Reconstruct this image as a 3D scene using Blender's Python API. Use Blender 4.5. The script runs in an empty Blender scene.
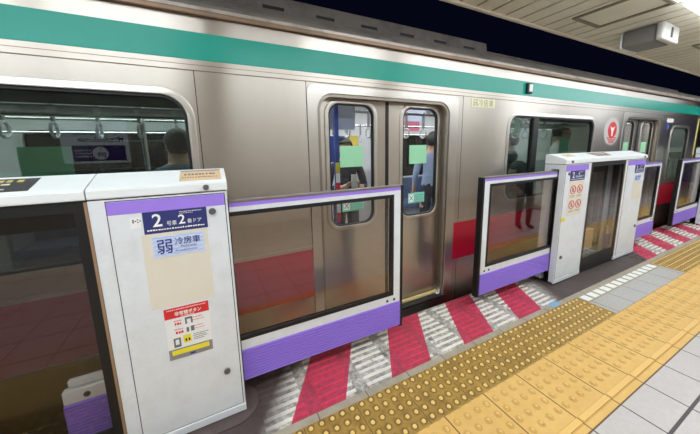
import bpy, bmesh, math, random
from mathutils import Vector, Matrix
random.seed(7)
S = bpy.context.scene
COL = S.collection

# ------------------------------------------------------------------ camera, world, exposure
CAM_H = 1.55
F_PX, YAW, PITCH, ROLL, CY = 278.17, 0.465322587, 0.163402530, -0.0189582703, 194.867
def make_camera():
    cy, sy, cp, sp = math.cos(YAW), math.sin(YAW), math.cos(PITCH), math.sin(PITCH)
    fwd = Vector((sy*cp, cy*cp, -sp)); right = Vector((cy, -sy, 0)); up = right.cross(fwd)
    r = math.cos(ROLL)*right + math.sin(ROLL)*up
    u = -math.sin(ROLL)*right + math.cos(ROLL)*up
    cam = bpy.data.cameras.new('camera'); o = bpy.data.objects.new('camera', cam); COL.objects.link(o)
    m = Matrix((r, u, -fwd)).transposed().to_4x4(); m.translation = (0, 0, CAM_H)
    o.matrix_world = m
    cam.sensor_width = 36; cam.lens = F_PX/700*36
    cam.shift_y = -(217-CY)/700
    cam.clip_start = .02; cam.clip_end = 200
    S.camera = o
make_camera()
W = bpy.data.worlds.new('world'); S.world = W; W.use_nodes = True
W.node_tree.nodes['Background'].inputs[0].default_value = (.0016, .0022, .0080, 1)
W.node_tree.nodes['Background'].inputs[1].default_value = 1.0
S.view_settings.view_transform = 'Standard'; S.view_settings.look = 'None'
S.view_settings.gamma = 1; S.view_settings.use_curve_mapping = False
S.view_settings.exposure = -0.2
LAMP_FRONT, LAMP_FILL, LAMP_TRAIN = 8.8, 20.0, 22.0
S.cycles.max_bounces = 10; S.cycles.transparent_max_bounces = 24
S.cycles.sample_clamp_indirect = 6
S.cycles.use_denoising = True

# ------------------------------------------------------------------ materials
def srgb(h):
    if isinstance(h, str):
        h = h.lstrip('#'); c = [int(h[i:i+2], 16)/255 for i in (0, 2, 4)]
    else: c = [v/255 for v in h]
    return tuple(((v/12.92) if v <= .04045 else ((v+.055)/1.055)**2.4) for v in c)+(1,)
class NT:
    def __init__(s, name):
        s.m = bpy.data.materials.new(name); s.m.use_nodes = True; s.t = s.m.node_tree; s.t.nodes.clear()
        s.out = s.n('ShaderNodeOutputMaterial')
    def n(s, typ, **kw):
        q = s.t.nodes.new(typ)
        for k, v in kw.items(): setattr(q, k, v)
        return q
    def l(s, a, b): s.t.links.new(a, b)
    def val(s, sock, v):
        if isinstance(v, bpy.types.NodeSocket): s.l(v, sock)
        else: sock.default_value = v
    def math(s, op, a, b=0, c=0):
        q = s.n('ShaderNodeMath', operation=op)
        for i, v in enumerate((a, b, c)): s.val(q.inputs[i], v)
        return q.outputs[0]
    def pos(s):
        g = s.n('ShaderNodeNewGeometry'); x = s.n('ShaderNodeSeparateXYZ'); s.l(g.outputs['Position'], x.inputs[0])
        return x.outputs[0], x.outputs[1], x.outputs[2], g.outputs['Position']
    def noise(s, vec, scale, detail=4, rough=.6, stretch=None):
        if stretch:
            mp = s.n('ShaderNodeMapping'); mp.inputs['Scale'].default_value = stretch; s.l(vec, mp.inputs[0]); vec = mp.outputs[0]
        q = s.n('ShaderNodeTexNoise'); q.inputs['Scale'].default_value = scale; q.inputs['Detail'].default_value = detail
        q.inputs['Roughness'].default_value = rough; s.l(vec, q.inputs['Vector'])
        return q.outputs['Fac']
    def ramp(s, fac, lo, hi):
        q = s.n('ShaderNodeMapRange', clamp=True); s.l(fac, q.inputs[0])
        q.inputs[1].default_value = lo; q.inputs[2].default_value = hi
        return q.outputs[0]
    def mix(s, fac, a, b):
        q = s.n('ShaderNodeMix', data_type='RGBA'); s.val(q.inputs[0], fac); s.val(q.inputs[6], a); s.val(q.inputs[7], b)
        return q.outputs[2]
    def bsdf(s, color, rough=.5, metal=0, spec=.5, coat=0, normal=None):
        b = s.n('ShaderNodeBsdfPrincipled'); s.val(b.inputs['Base Color'], color); s.val(b.inputs['Roughness'], rough)
        b.inputs['Metallic'].default_value = metal; b.inputs['Specular IOR Level'].default_value = spec
        b.inputs['Coat Weight'].default_value = coat
        if normal: s.l(normal, b.inputs['Normal'])
        s.l(b.outputs[0], s.out.inputs[0]); return b
    def bump(s, h, strength=.2, dist=.01):
        q = s.n('ShaderNodeBump'); q.inputs['Strength'].default_value = strength; q.inputs['Distance'].default_value = dist
        s.l(h, q.inputs['Height']); return q.outputs[0]
def plain(name, c, rough=.5, metal=0, spec=.5, dirt=0, dirt_c=None, scale=6, coat=0):
    t = NT(name); c = srgb(c)
    if dirt:
        p = t.pos()[3]; d = srgb(dirt_c) if dirt_c else tuple(v*.55 for v in c[:3])+(1,)
        f = t.math('MULTIPLY', t.ramp(t.noise(p, scale, 6, .7), .45, .8), dirt)
        t.bsdf(t.mix(f, c, d), rough, metal, spec, coat)
    else: t.bsdf(c, rough, metal, spec, coat)
    return t.m
def emis(name, c, st):
    t = NT(name); e = t.n('ShaderNodeEmission'); e.inputs[0].default_value = srgb(c); e.inputs[1].default_value = st
    t.l(e.outputs[0], t.out.inputs[0]); return t.m
def glass(name, tint, refl=.06, grow=.9):
    t = NT(name); tr = t.n('ShaderNodeBsdfTransparent'); tr.inputs[0].default_value = tint+(1,)
    gl = t.n('ShaderNodeBsdfGlossy'); gl.inputs['Roughness'].default_value = .015
    lw = t.n('ShaderNodeLayerWeight'); lw.inputs[0].default_value = .5
    f = t.math('ADD', t.math('MULTIPLY', t.math('POWER', lw.outputs['Facing'], 4.0), grow), refl)
    mx = t.n('ShaderNodeMixShader'); t.l(t.math('MINIMUM', f, .95), mx.inputs[0]); t.l(tr.outputs[0], mx.inputs[1]); t.l(gl.outputs[0], mx.inputs[2])
    t.l(mx.outputs[0], t.out.inputs[0]); return t.m
def steel(name, c, rough=.285, aniso=.90, grime=0):
    """horizontally brushed steel: highlights smear up and down"""
    t = NT(name); p = t.pos()[3]; c = srgb(c)
    n2 = t.noise(p, 1.1, 4, .6); n3 = t.noise(p, 14, 3, .6, (1, 1, .12))
    f = t.math('ADD', t.math('MULTIPLY', n2, .7), t.math('MULTIPLY', n3, .3))
    col = t.mix(t.ramp(f, .35, .65), tuple(v*.92 for v in c[:3])+(1,), c)
    if grime: col = t.mix(t.math('MULTIPLY', t.ramp(t.noise(p, 2.2, 5, .7, (1, 1, .25)), .5, .72), grime), col, srgb((92, 78, 66)))
    b = t.bsdf(col, rough, 1); b.inputs['Anisotropic'].default_value = aniso
    tg = t.n('ShaderNodeCombineXYZ'); tg.inputs[2].default_value = 1; t.l(tg.outputs[0], b.inputs['Tangent'])
    return t.m
M = {}
M['steel'] = steel('brushed_steel', (193, 186, 176))
M['steel_frame'] = steel('bright_steel', (208, 203, 195), .30, .6)
M['steel_door'] = steel('door_steel', (192, 184, 172))
M['green'] = plain('green_band', (0, 150, 132), .28, 0, .35, .12)
M['red'] = plain('crimson_band', (176, 10, 46), .3, 0, .5)
M['white'] = plain('white_paint', (224, 228, 231), .38, 0, .45, .25, (170, 165, 155), 9)
M['white_lid'] = plain('white_lid_paint', (234, 238, 238), .35, 0, .45, .12, (190, 185, 175), 5)
M['cream'] = plain('cream_label', (224, 217, 200), .6, 0, .3, .2, (205, 190, 160), 8)
M['purple'] = plain('purple_plastic', (150, 118, 222), .4)
M['purple_strip'] = plain('purple_film', (158, 126, 226), .4)
M['black'] = plain('black_rubber', (14, 13, 14), .5)
M['dark'] = plain('dark_metal', (34, 33, 36), .45)
M['dark_roof'] = plain('dark_roof', (124, 118, 112), .6, 0, .4, .6, (34, 33, 33), 5)
M['soot'] = plain('sooty_wall', (96, 104, 168), .9)
M['gutter'] = steel('gutter_steel', (140, 118, 100), .5, 0, .7)
M['eave'] = steel('eave_steel', (176, 168, 160), .5, .3, .8)
M['reveal_shade'] = steel('shaded_reveal_steel', (150, 142, 132), .4, .3)  # darker steel puts the shadow of the door reveal into the colour
M['grey_cap'] = plain('grey_alloy', (150, 142, 140), .35, .8)
M['chrome'] = plain('chrome', (128, 130, 134), .3, .7)
M['navy'] = plain('navy_label', (44, 50, 112), .45)
M['navy_ink'] = plain('navy_ink', (32, 52, 130), .5)
M['white_ink'] = plain('white_ink', (245, 245, 240), .5)
M['red_ink'] = plain('red_ink', (214, 36, 40), .45)
M['grey_ink'] = plain('grey_ink', (110, 110, 112), .5)
M['black_ink'] = plain('black_ink', (30, 30, 34), .5)
M['yellow_ink'] = plain('yellow_ink', (240, 222, 50), .45)
M['pale_blue'] = plain('pale_blue_label', (206, 217, 242), .45)
M['mid_blue'] = plain('mid_blue_wave', (178, 198, 238), .45)
M['paper'] = plain('white_label', (236, 236, 234), .45)
M['grey_label'] = plain('grey_label', (140, 136, 134), .45)
M['tan_label'] = plain('tan_label', (222, 190, 150), .5, 0, .5, .5, (190, 170, 150), 14)
M['plate_dark'] = plain('dark_plate', (52, 48, 52), .4)
M['gold_ink'] = plain('gold_ink', (214, 190, 96), .4)
M['mint'] = plain('mint_sticker', (152, 212, 170), .6)
M['teal_sticker'] = plain('teal_sticker', (120, 205, 180), .5)
M['sign_yellow'] = plain('plate_cream', (232, 226, 190), .4)
M['ink_olive'] = plain('olive_ink', (150, 148, 118), .5)
M['seat_grey'] = plain('seat_grey', (140, 146, 160), .7)
M['seat_green'] = plain('seat_moquette', (78, 92, 128), .8)
M['inner_white'] = plain('inner_white', (222, 224, 226), .5)
M['inner_floor'] = plain('inner_floor', (120, 116, 116), .5)
M['ad_blue'] = plain('ad_blue', (38, 70, 160), .5)
M['ad_pink'] = plain('ad_pink', (226, 120, 150), .5)
M['ad_yellow'] = plain('ad_yellow', (226, 200, 80), .5)
M['ad_pale'] = plain('ad_pale', (190, 200, 226), .5)
M['strap'] = plain('strap_grey', (150, 150, 152), .6)
M['pipe'] = plain('steel_pipe', (200, 200, 200), .22, 1)
M['gate_glass'] = glass('gate_glass', (.90, .87, .84), .06)
M['bay_glass'] = glass('bay_glass', (.82, .81, .80), .035)
M['door_glass'] = glass('door_glass', (.86, .88, .88), .03)
M['green_glass'] = glass('green_glass', (.50, .58, .55), .05)
M['far_glass'] = plain('tunnel_window', (8, 10, 12), .05, 0, .8)
M['lamp'] = emis('lamp_diffuser', (240, 248, 255), LAMP_FRONT)
M['lamp_fill'] = emis('fill_lamp_diffuser', (240, 248, 255), LAMP_FILL)
M['train_lamp'] = emis('train_lamp_diffuser', (255, 255, 255), LAMP_TRAIN)
M['ceil'] = plain('cream_slat', (230, 224, 204), .5, 0, .4, .3, (176, 166, 144), 3)
M['hatch_edge'] = plain('hatch_edge', (128, 118, 100), .5)
M['ceil_gap'] = plain('slat_gap', (22, 20, 18), .9)
M['sign_face'] = emis('sign_face', (196, 200, 206), 2.4)
M['sign_purple'] = emis('sign_purple', (96, 60, 150), .9)
M['sign_white'] = emis('sign_white', (236, 226, 240), 1.5)
M['sill_reflection_yellow'] = plain('sill_reflection_yellow', (226, 204, 146), .45)
M['tan_edge'] = plain('tan_edge', (150, 120, 92), .5)
M['skin'] = plain('skin', (214, 172, 148), .55)
M['hair'] = plain('black_hair', (24, 20, 20), .5)
M['eye'] = plain('dark_eye', (26, 20, 18), .3)

def wall_tile():
    t = NT('cream_wall_tile'); x, y, z, p = t.pos()
    fx = t.math('FRACT', t.math('MULTIPLY', x, 1/.3)); fz = t.math('FRACT', t.math('MULTIPLY', z, 1/.3))
    g = t.math('MAXIMUM', t.math('LESS_THAN', fx, .02), t.math('LESS_THAN', fz, .02))
    t.bsdf(t.mix(g, srgb((184, 173, 158)), srgb((118, 110, 100))), .35); return t.m
M['wall'] = wall_tile()

def stripe_mat(name, worn):
    """red and white diagonal stripes near the doors, brown in between; worn: the recessed, dirtier layer"""
    t = NT(name); x, y, z, p = t.pos()
    yy = t.math('SUBTRACT', y, 1.375)
    def red(x0, slope, period):
        s = t.math('SUBTRACT', t.math('SUBTRACT', x, t.math('MULTIPLY', yy, slope)), x0)
        return t.math('LESS_THAN', t.math('FRACT', t.math('MULTIPLY', s, 1/period)), .5), s
    r1, s1 = red(.285, .60, .70); r2, s2 = red(5.165, 1.08, .69)
    second = t.math('GREATER_THAN', x, 4.2)
    isred = t.math('ADD', t.math('MULTIPLY', r1, t.math('SUBTRACT', 1, second)), t.math('MULTIPLY', r2, second))
    # stripes only in front of the doors
    def band(s, a, b, soft): return t.math('MULTIPLY', t.ramp(s, a-soft, a+soft), t.math('SUBTRACT', 1, t.ramp(s, b-soft, b+soft)))
    inside = t.math('ADD', t.math('MULTIPLY', band(s1, -.12, 2.72, .09), t.math('SUBTRACT', 1, second)), t.math('MULTIPLY', band(s2, 0, 2.9, .01), second))
    n = t.noise(p, 7, 8, .75); n2 = t.noise(p, 24, 6, .75, 0 and None); n3 = t.noise(p, 5.0, 6, .7, (2.2, .8, 1))
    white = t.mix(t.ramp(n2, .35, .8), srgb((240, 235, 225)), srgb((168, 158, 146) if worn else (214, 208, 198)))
    redc = t.mix(t.ramp(n2, .4, .9), srgb((216, 68, 98)), srgb((168, 48, 74)))
    colr = t.mix(isred, white, redc)
    colr = t.mix(inside, t.mix(t.ramp(n, .4, .7), srgb((72, 59, 58)), srgb((96, 84, 82))), colr)
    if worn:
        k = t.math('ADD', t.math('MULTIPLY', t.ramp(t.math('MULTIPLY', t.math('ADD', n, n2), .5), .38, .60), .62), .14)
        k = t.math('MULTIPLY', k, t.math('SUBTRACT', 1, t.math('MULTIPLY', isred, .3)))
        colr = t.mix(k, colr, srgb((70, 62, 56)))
    skid = t.math('MULTIPLY', t.ramp(n3, .60, .72), .75)
    skid = t.math('MULTIPLY', skid, t.math('SUBTRACT', 1, t.math('MULTIPLY', isred, .7)))
    colr = t.mix(skid, colr, srgb((56, 52, 52)))
    t.bsdf(colr, .55, 0, .35); return t.m
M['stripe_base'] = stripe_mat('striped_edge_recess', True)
M['stripe_rib'] = stripe_mat('striped_edge_ribs', False)

def brass():
    t = NT('brass_tile'); x, y, z, p = t.pos()
    def cell(v, o):
        f = t.math('FRACT', t.math('ADD', t.math('MULTIPLY', t.math('SUBTRACT', v, o), 1/.0655), 100.5)); return t.math('SUBTRACT', f, .5)
    a, b = cell(x, .379), cell(y, 1.04)
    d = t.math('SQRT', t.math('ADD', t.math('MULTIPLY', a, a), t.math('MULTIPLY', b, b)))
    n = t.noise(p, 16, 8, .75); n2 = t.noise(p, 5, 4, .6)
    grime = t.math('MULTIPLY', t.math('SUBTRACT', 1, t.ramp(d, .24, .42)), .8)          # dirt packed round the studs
    col = t.mix(t.math('MULTIPLY', t.ramp(n, .42, .72), .75), srgb((180, 142, 66)), srgb((96, 74, 36)))
    col = t.mix(t.math('MULTIPLY', t.ramp(n2, .45, .7), .35), col, srgb((104, 80, 38)))
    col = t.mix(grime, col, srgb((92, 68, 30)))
    fx = t.math('FRACT', t.math('ADD', t.math('MULTIPLY', t.math('SUBTRACT', x, .342), 1/.3275), 100))
    col = t.mix(t.math('LESS_THAN', fx, .018), col, srgb((112, 88, 40)))
    t.bsdf(col, .42, 0, .45); return t.m
def tile_mat(name, c, c2, grout, px, py, ox, oy, w=.012, rough=.45, nscale=18, amt=.6, lox=None, wy=1):
    t = NT(name); x, y, z, p = t.pos()
    fx = t.math('FRACT', t.math('ADD', t.math('MULTIPLY', t.math('SUBTRACT', x, ox), 1/px), 100))
    fy = t.math('FRACT', t.math('ADD', t.math('MULTIPLY', t.math('SUBTRACT', y, oy), 1/py), 100))
    g = t.math('MAXIMUM', t.math('LESS_THAN', fx, w/px), t.math('LESS_THAN', fy, w*wy/py))
    n = t.ramp(t.noise(p, nscale, 8, .75), .35, .75); n2 = t.ramp(t.noise(p, 1.7, 3, .5), .35, .7)
    col = t.mix(t.math('MULTIPLY', n, amt), srgb(c), srgb(c2)); col = t.mix(t.math('MULTIPLY', n2, .25), col, srgb(c2))
    if lox:                                                                   # brown rings paint the shaded sides of the studs
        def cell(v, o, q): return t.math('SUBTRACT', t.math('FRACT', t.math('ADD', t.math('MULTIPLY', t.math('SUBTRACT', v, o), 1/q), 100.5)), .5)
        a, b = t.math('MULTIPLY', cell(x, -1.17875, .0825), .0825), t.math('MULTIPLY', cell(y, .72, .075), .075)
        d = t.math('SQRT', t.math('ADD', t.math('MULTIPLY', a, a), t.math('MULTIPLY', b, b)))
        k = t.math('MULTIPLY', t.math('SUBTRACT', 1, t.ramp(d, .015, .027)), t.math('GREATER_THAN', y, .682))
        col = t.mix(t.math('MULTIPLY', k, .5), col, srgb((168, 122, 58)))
        bar = t.math('LESS_THAN', t.math('ABSOLUTE', t.math('SUBTRACT', y, .627)), .022)
        col = t.mix(t.math('MULTIPLY', bar, .35), col, srgb((168, 122, 58)))
    t.bsdf(t.mix(g, col, srgb(grout)), rough, 0, .4); return t.m
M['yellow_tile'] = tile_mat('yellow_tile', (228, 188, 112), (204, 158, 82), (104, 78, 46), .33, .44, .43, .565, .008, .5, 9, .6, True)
M['yellow_dome'] = plain('yellow_dome', (230, 188, 110), .4)
M['brass_tile'] = brass()
M['brass_dome'] = plain('brass_dome', (240, 208, 124), .35, 0, .6)
M['grey_tile'] = tile_mat('platform_tile', (202, 195, 191), (174, 166, 160), (70, 60, 62), .33, .33, .1, .36, .009, .42, 30, .5, None, 1.7)
M['granite'] = tile_mat('granite_tile', (194, 191, 186), (146, 144, 140), (98, 96, 96), .33, .4, .0, 1.0, .008, .5, 60, .8)
M['kerb'] = tile_mat('grey_kerb', (178, 169, 148), (120, 110, 98), (96, 88, 80), .33, 3, .44, 0, .006, .6, 14, .5)
M['brown_plate'] = plain('brown_plate', (92, 80, 78), .5, 0, .4, .5, (60, 50, 50), 12)
M['floor_white'] = plain('floor_white', (236, 236, 230), .5, 0, .4, .3, (190, 186, 180), 16)
M['floor_blue'] = plain('floor_blue', (120, 172, 210), .5)

# ------------------------------------------------------------------ mesh helpers
def box(bm, x0, x1, y0, y1, z0, z1):
    v = [bm.verts.new(p) for p in ((x0,y0,z0),(x1,y0,z0),(x1,y1,z0),(x0,y1,z0),(x0,y0,z1),(x1,y0,z1),(x1,y1,z1),(x0,y1,z1))]
    for f in ((0,3,2,1),(4,5,6,7),(0,1,5,4),(1,2,6,5),(2,3,7,6),(3,0,4,7)): bm.faces.new([v[i] for i in f])
    return v
def bbox(x0, x1, y0, y1, z0, z1, r=.004, seg=2):
    bm = bmesh.new(); box(bm, x0, x1, y0, y1, z0, z1)
    if r: bmesh.ops.bevel(bm, geom=list(bm.edges), offset=r, segments=seg, affect='EDGES', profile=.6)
    return bm
def boxes(*bs):
    bm = bmesh.new()
    for b in bs: box(bm, *b)
    return bm
def prism(bm, prof, x0, x1):
    """prof: (y, z) outline extruded along x"""
    a = [bm.verts.new((x0, y, z)) for y, z in prof]; b = [bm.verts.new((x1, y, z)) for y, z in prof]
    n = len(prof); bm.faces.new(a); bm.faces.new(b[::-1])
    for i in range(n): bm.faces.new((a[i], b[i], b[(i+1) % n], a[(i+1) % n]))
    bmesh.ops.recalc_face_normals(bm, faces=bm.faces[:])
def tube(bm, pts, r, n=10, closed=False):
    rings = []; pts = [Vector(p) for p in pts]; N = len(pts)
    for i, p in enumerate(pts):
        if closed: d = (pts[(i+1) % N]-pts[i-1]).normalized()
        else: d = (pts[min(i+1, N-1)]-pts[max(i-1, 0)]).normalized()
        a = Vector((0, 0, 1)) if abs(d.z) < .9 else Vector((1, 0, 0))
        u = d.cross(a).normalized(); w = d.cross(u)
        rings.append([bm.verts.new(p+r*(math.cos(2*math.pi*k/n)*u+math.sin(2*math.pi*k/n)*w)) for k in range(n)])
    for i in range(N if closed else N-1):
        A, B = rings[i], rings[(i+1) % N]
        for k in range(n): bm.faces.new((A[k], A[(k+1) % n], B[(k+1) % n], B[k]))
    if not closed: bm.faces.new(rings[0]); bm.faces.new(rings[-1][::-1])
    bmesh.ops.recalc_face_normals(bm, faces=bm.faces[:])
def disc_y(bm, x, z, r, y0, y1, n=24, rx=None):
    rx = rx or r
    a = [bm.verts.new((x+rx*math.cos(2*math.pi*k/n), y0, z+r*math.sin(2*math.pi*k/n))) for k in range(n)]
    b = [bm.verts.new((x+rx*math.cos(2*math.pi*k/n), y1, z+r*math.sin(2*math.pi*k/n))) for k in range(n)]
    bm.faces.new(a[::-1]); bm.faces.new(b)
    for k in range(n): bm.faces.new((a[k], a[(k+1) % n], b[(k+1) % n], b[k]))
    bmesh.ops.recalc_face_normals(bm, faces=bm.faces[:])
def rrect(x0, x1, z0, z1, r, n=8):
    out = []
    for cx, cz, a0 in ((x1-r, z1-r, 0), (x0+r, z1-r, 90), (x0+r, z0+r, 180), (x1-r, z0+r, 270)):
        for k in range(n+1):
            a = math.radians(a0+90*k/n); out.append((cx+r*math.cos(a), cz+r*math.sin(a)))
    return out
def rect(x0, x1, z0, z1): return [(x1, z1), (x0, z1), (x0, z0), (x1, z0)]
def plate(outer, holes, y, th, bev=0.0, seg=1):
    """flat plate with holes in the XZ plane, front face at y (towards -Y), thickness th"""
    cu = bpy.data.curves.new('tmp', 'CURVE'); cu.dimensions = '2D'; cu.fill_mode = 'BOTH'
    for poly in [outer]+holes:
        sp = cu.splines.new('POLY'); sp.points.add(len(poly)-1); sp.use_cyclic_u = True
        for q, (a, b) in zip(sp.points, poly): q.co = (a, b, 0, 1)
    cu.extrude = th/2-bev; cu.bevel_depth = bev; cu.bevel_resolution = seg; cu.offset = -bev
    o = bpy.data.objects.new('tmp', cu); COL.objects.link(o)
    me = bpy.data.meshes.new_from_object(o.evaluated_get(bpy.context.evaluated_depsgraph_get()))
    bm = bmesh.new(); bm.from_mesh(me)
    bpy.data.objects.remove(o); bpy.data.curves.remove(cu); bpy.data.meshes.remove(me)
    for v in bm.verts: v.co = Vector((v.co.x, y+th/2-v.co.z, v.co.y))
    bmesh.ops.remove_doubles(bm, verts=bm.verts[:], dist=1e-5)
    bmesh.ops.recalc_face_normals(bm, faces=bm.faces[:])
    return bm
def text_bm(body, x, z, size, y, squash=1.0, flip=False, bold=.0, th=.0006, align='LEFT'):
    cu = bpy.data.curves.new('tmp', 'FONT'); cu.body = body; cu.size = size; cu.extrude = th/2; cu.offset = bold
    cu.resolution_u = 3; cu.align_x = align
    o = bpy.data.objects.new('tmp', cu); COL.objects.link(o)
    me = bpy.data.meshes.new_from_object(o.evaluated_get(bpy.context.evaluated_depsgraph_get()))
    bm = bmesh.new(); bm.from_mesh(me)
    bpy.data.objects.remove(o); bpy.data.curves.remove(cu); bpy.data.meshes.remove(me)
    for v in bm.verts:
        a, b, c = v.co
        v.co = (x-a*squash, y+c, z+b) if flip else (x+a*squash, y-c, z+b)
    return bm
def merge(*bms):
    r = bms[0]
    for b in bms[1:]:
        me = bpy.data.meshes.new('tmp'); b.to_mesh(me); b.free(); r.from_mesh(me); bpy.data.meshes.remove(me)
    return r
def dashes(x0, x1, z, h, y, seed, n=12, gap=.3, tilt=0):
    rnd = random.Random(seed); bm = bmesh.new(); x = x0; step = (x1-x0)/n
    for k in range(n):
        w = step*(1-gap)*rnd.uniform(.7, 1); hh = h*rnd.uniform(.7, 1)
        box(bm, x, x+w, y-.0005, y, z+tilt*k, z+tilt*k+hh); x += step
    return bm
ORI = {}
def thing(name, label, cat, loc=(0, 0, 0), group=None):
    o = bpy.data.objects.new(name, None); COL.objects.link(o); o.location = loc; ORI[o.name] = Vector(loc)
    o['label'] = label; o['category'] = cat; o.empty_display_size = .1
    if group: o['group'] = group
    return o
def obj(name, bm, mat, parent=None, smooth=False, mats=None):
    me = bpy.data.meshes.new(name)
    off = ORI[parent.name] if parent else Vector((0, 0, 0))
    if off.length:
        for v in bm.verts: v.co -= off
    bm.to_mesh(me); bm.free()
    for m in (mats or [mat]): me.materials.append(m if not isinstance(m, str) else M[m])
    if smooth:
        for p in me.polygons: p.use_smooth = True
    o = bpy.data.objects.new(name, me); COL.objects.link(o)
    if parent: o.parent = parent; ORI[o.name] = off
    return o
def tag(o, label, cat, group=None):
    o['label'] = label; o['category'] = cat
    if group: o['group'] = group
    return o
def struct(name, bm, mat, label=None):
    o = obj(name, bm, mat); o['kind'] = 'structure'
    if label: o['label'] = label
    return o

# ------------------------------------------------------------------ platform hall
PE = 1.90                                     # platform edge
XA, XB = -7.0, 17.0
YB = -2.6                                     # back wall
struct('floor', boxes((XA, XB, YB, .565, -.35, 0.0)), 'grey_tile', 'pale grey tiled platform floor beyond the yellow line')
struct('floor_edge', boxes((XA, XB, 1.375, PE, -.35, -.004)), 'stripe_base', 'red and white striped ribbed tiles along the platform edge')
def ribs():
    bm = bmesh.new()
    k0 = int((-2-.44)/.33)
    for k in range(k0, 27):
        xa = .44+.33*k
        if xa < -.2 or 2.95 < xa < 4.95: continue
        for j in range(9):
            y = 1.40+.056*j
            o = .0 if j % 2 else .0
            x0, x1, y0, y1 = xa+.04+o, xa+.285+o, y, y+.021
            a = [bm.verts.new(p) for p in ((x0,y0,-.004),(x1,y0,-.004),(x1,y1,-.004),(x0,y1,-.004))]
            b = [bm.verts.new(p) for p in ((x0+.004,y0+.003,.004),(x1-.004,y0+.003,.004),(x1-.004,y1-.003,.004),(x0+.004,y1-.003,.004))]
            bm.faces.new(b)
            for i in range(4): bm.faces.new((a[i], a[(i+1) % 4], b[(i+1) % 4], b[i]))
    return bm
struct('floor_ribs', ribs(), 'stripe_rib', 'raised ribs of the striped platform edge tiles')
struct('trim_1', boxes((XA, 3.25, 1.325, 1.375, -.35, 0), (3.25, 5.03, 1.215, 1.375, -.35, 0), (5.03, XB, 1.325, 1.375, -.35, 0)), 'kerb', 'grey kerb strip between stripes and tactile paving')
struct('floor_granite', boxes((3.25, 5.03, 1.005, 1.215, -.35, 0)), 'granite', 'grey granite slabs in front of the far white housing')
def domes(bm, xs, ys, r, h, zb=0):
    n = 8
    for x in xs:
        for y in ys:
            a = [bm.verts.new((x+r*math.cos(2*math.pi*k/n), y+r*math.sin(2*math.pi*k/n), zb)) for k in range(n)]
            b = [bm.verts.new((x+r*.62*math.cos(2*math.pi*k/n), y+r*.62*math.sin(2*math.pi*k/n), zb+h)) for k in range(n)]
            bm.faces.new(b)
            for k in range(n): bm.faces.new((a[k], a[(k+1) % n], b[(k+1) % n], b[k]))
def frange(a, b, s):
    out = []
    while a <= b: out.append(a); a += s
    return out
struct('tactile_paving', boxes((XA, 3.25, 1.005, 1.325, -.35, 0), (5.03, XB, 1.005, 1.325, -.35, 0)), 'brass_tile', 'worn brass yellow tactile paving')
bm = bmesh.new(); ys = [1.04, 1.105, 1.17, 1.235, 1.30]
domes(bm, [.379-.0655*k for k in range(1, 30)]+[.379+.0655*k for k in range(0, 44)], ys, .0135, .008)
domes(bm, frange(5.065, 10, .0655), ys, .0135, .008)
struct('tactile_domes', bm, 'brass_dome', 'round studs of the brass yellow tactile paving')
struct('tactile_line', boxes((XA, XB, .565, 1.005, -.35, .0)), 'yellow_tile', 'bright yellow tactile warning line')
bm = bmesh.new()
domes(bm, frange(-1.17875, 10, .0825), [.72, .795, .87, .945], .0135, .009)
for x in frange(-2.21, 10, .33):
    box(bm, x+.006, x+.324, .612, .642, -.001, .010)
struct('tactile_line_studs', bm, 'yellow_dome', 'studs and long bar of the yellow warning line')
bm = bmesh.new()
for k in range(13):
    x = 3.275+.134*k; box(bm, x, x+.095, 1.235, 1.315, 0, .0012)
struct('floor_marking', bm, 'floor_white', 'row of white painted blocks beside the granite slabs')
struct('floor_marking_blue', boxes((2.86, 2.985, 1.335, 1.392, 0, .0022)), 'floor_blue', 'small blue patch on the grey kerb')
# rounded brown plate under the near housing
bm = bmesh.new(); a = [(.0+.15*math.cos(math.radians(t)), 1.665+.15*math.sin(math.radians(t))) for t in range(-90, 91, 10)]+[(-2.1, 1.815), (-2.1, 1.515)]
v0 = [bm.verts.new((x, y, .003)) for x, y in a]; v1 = [bm.verts.new((x, y, -.003)) for x, y in a]; bm.faces.new(v0)
for i in range(len(a)): bm.faces.new((v0[i], v1[i], v1[(i+1) % len(a)], v0[(i+1) % len(a)]))
struct('floor_plate', bm, 'brown_plate', 'round ended brown base plate under the near housing')
struct('wall_platform', boxes((XA, XB, PE-.02, PE, -1.3, -.35)), 'soot')
struct('wall_back', boxes((XA, XB, YB-.2, YB, -.35, 2.8)), 'wall', 'cream tiled wall behind the platform')
struct('wall_west', boxes((XA-.2, XA, YB, 6.2, -1.4, 3.2)), 'soot'); struct('wall_east', boxes((XB, XB+.2, YB, 6.2, -1.4, 3.2)), 'soot')
struct('wall_tunnel', boxes((XA, XB, 6.0, 6.2, -1.4, 3.2)), 'soot', 'dark tunnel wall beyond the train')
struct('floor_trackbed', boxes((XA, XB, PE, 6.0, -1.4, -1.3)), 'soot')
struct('wall_bulkhead', boxes((XA, XB, 1.93, 1.99, 2.86, 4.5)), 'soot')
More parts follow.
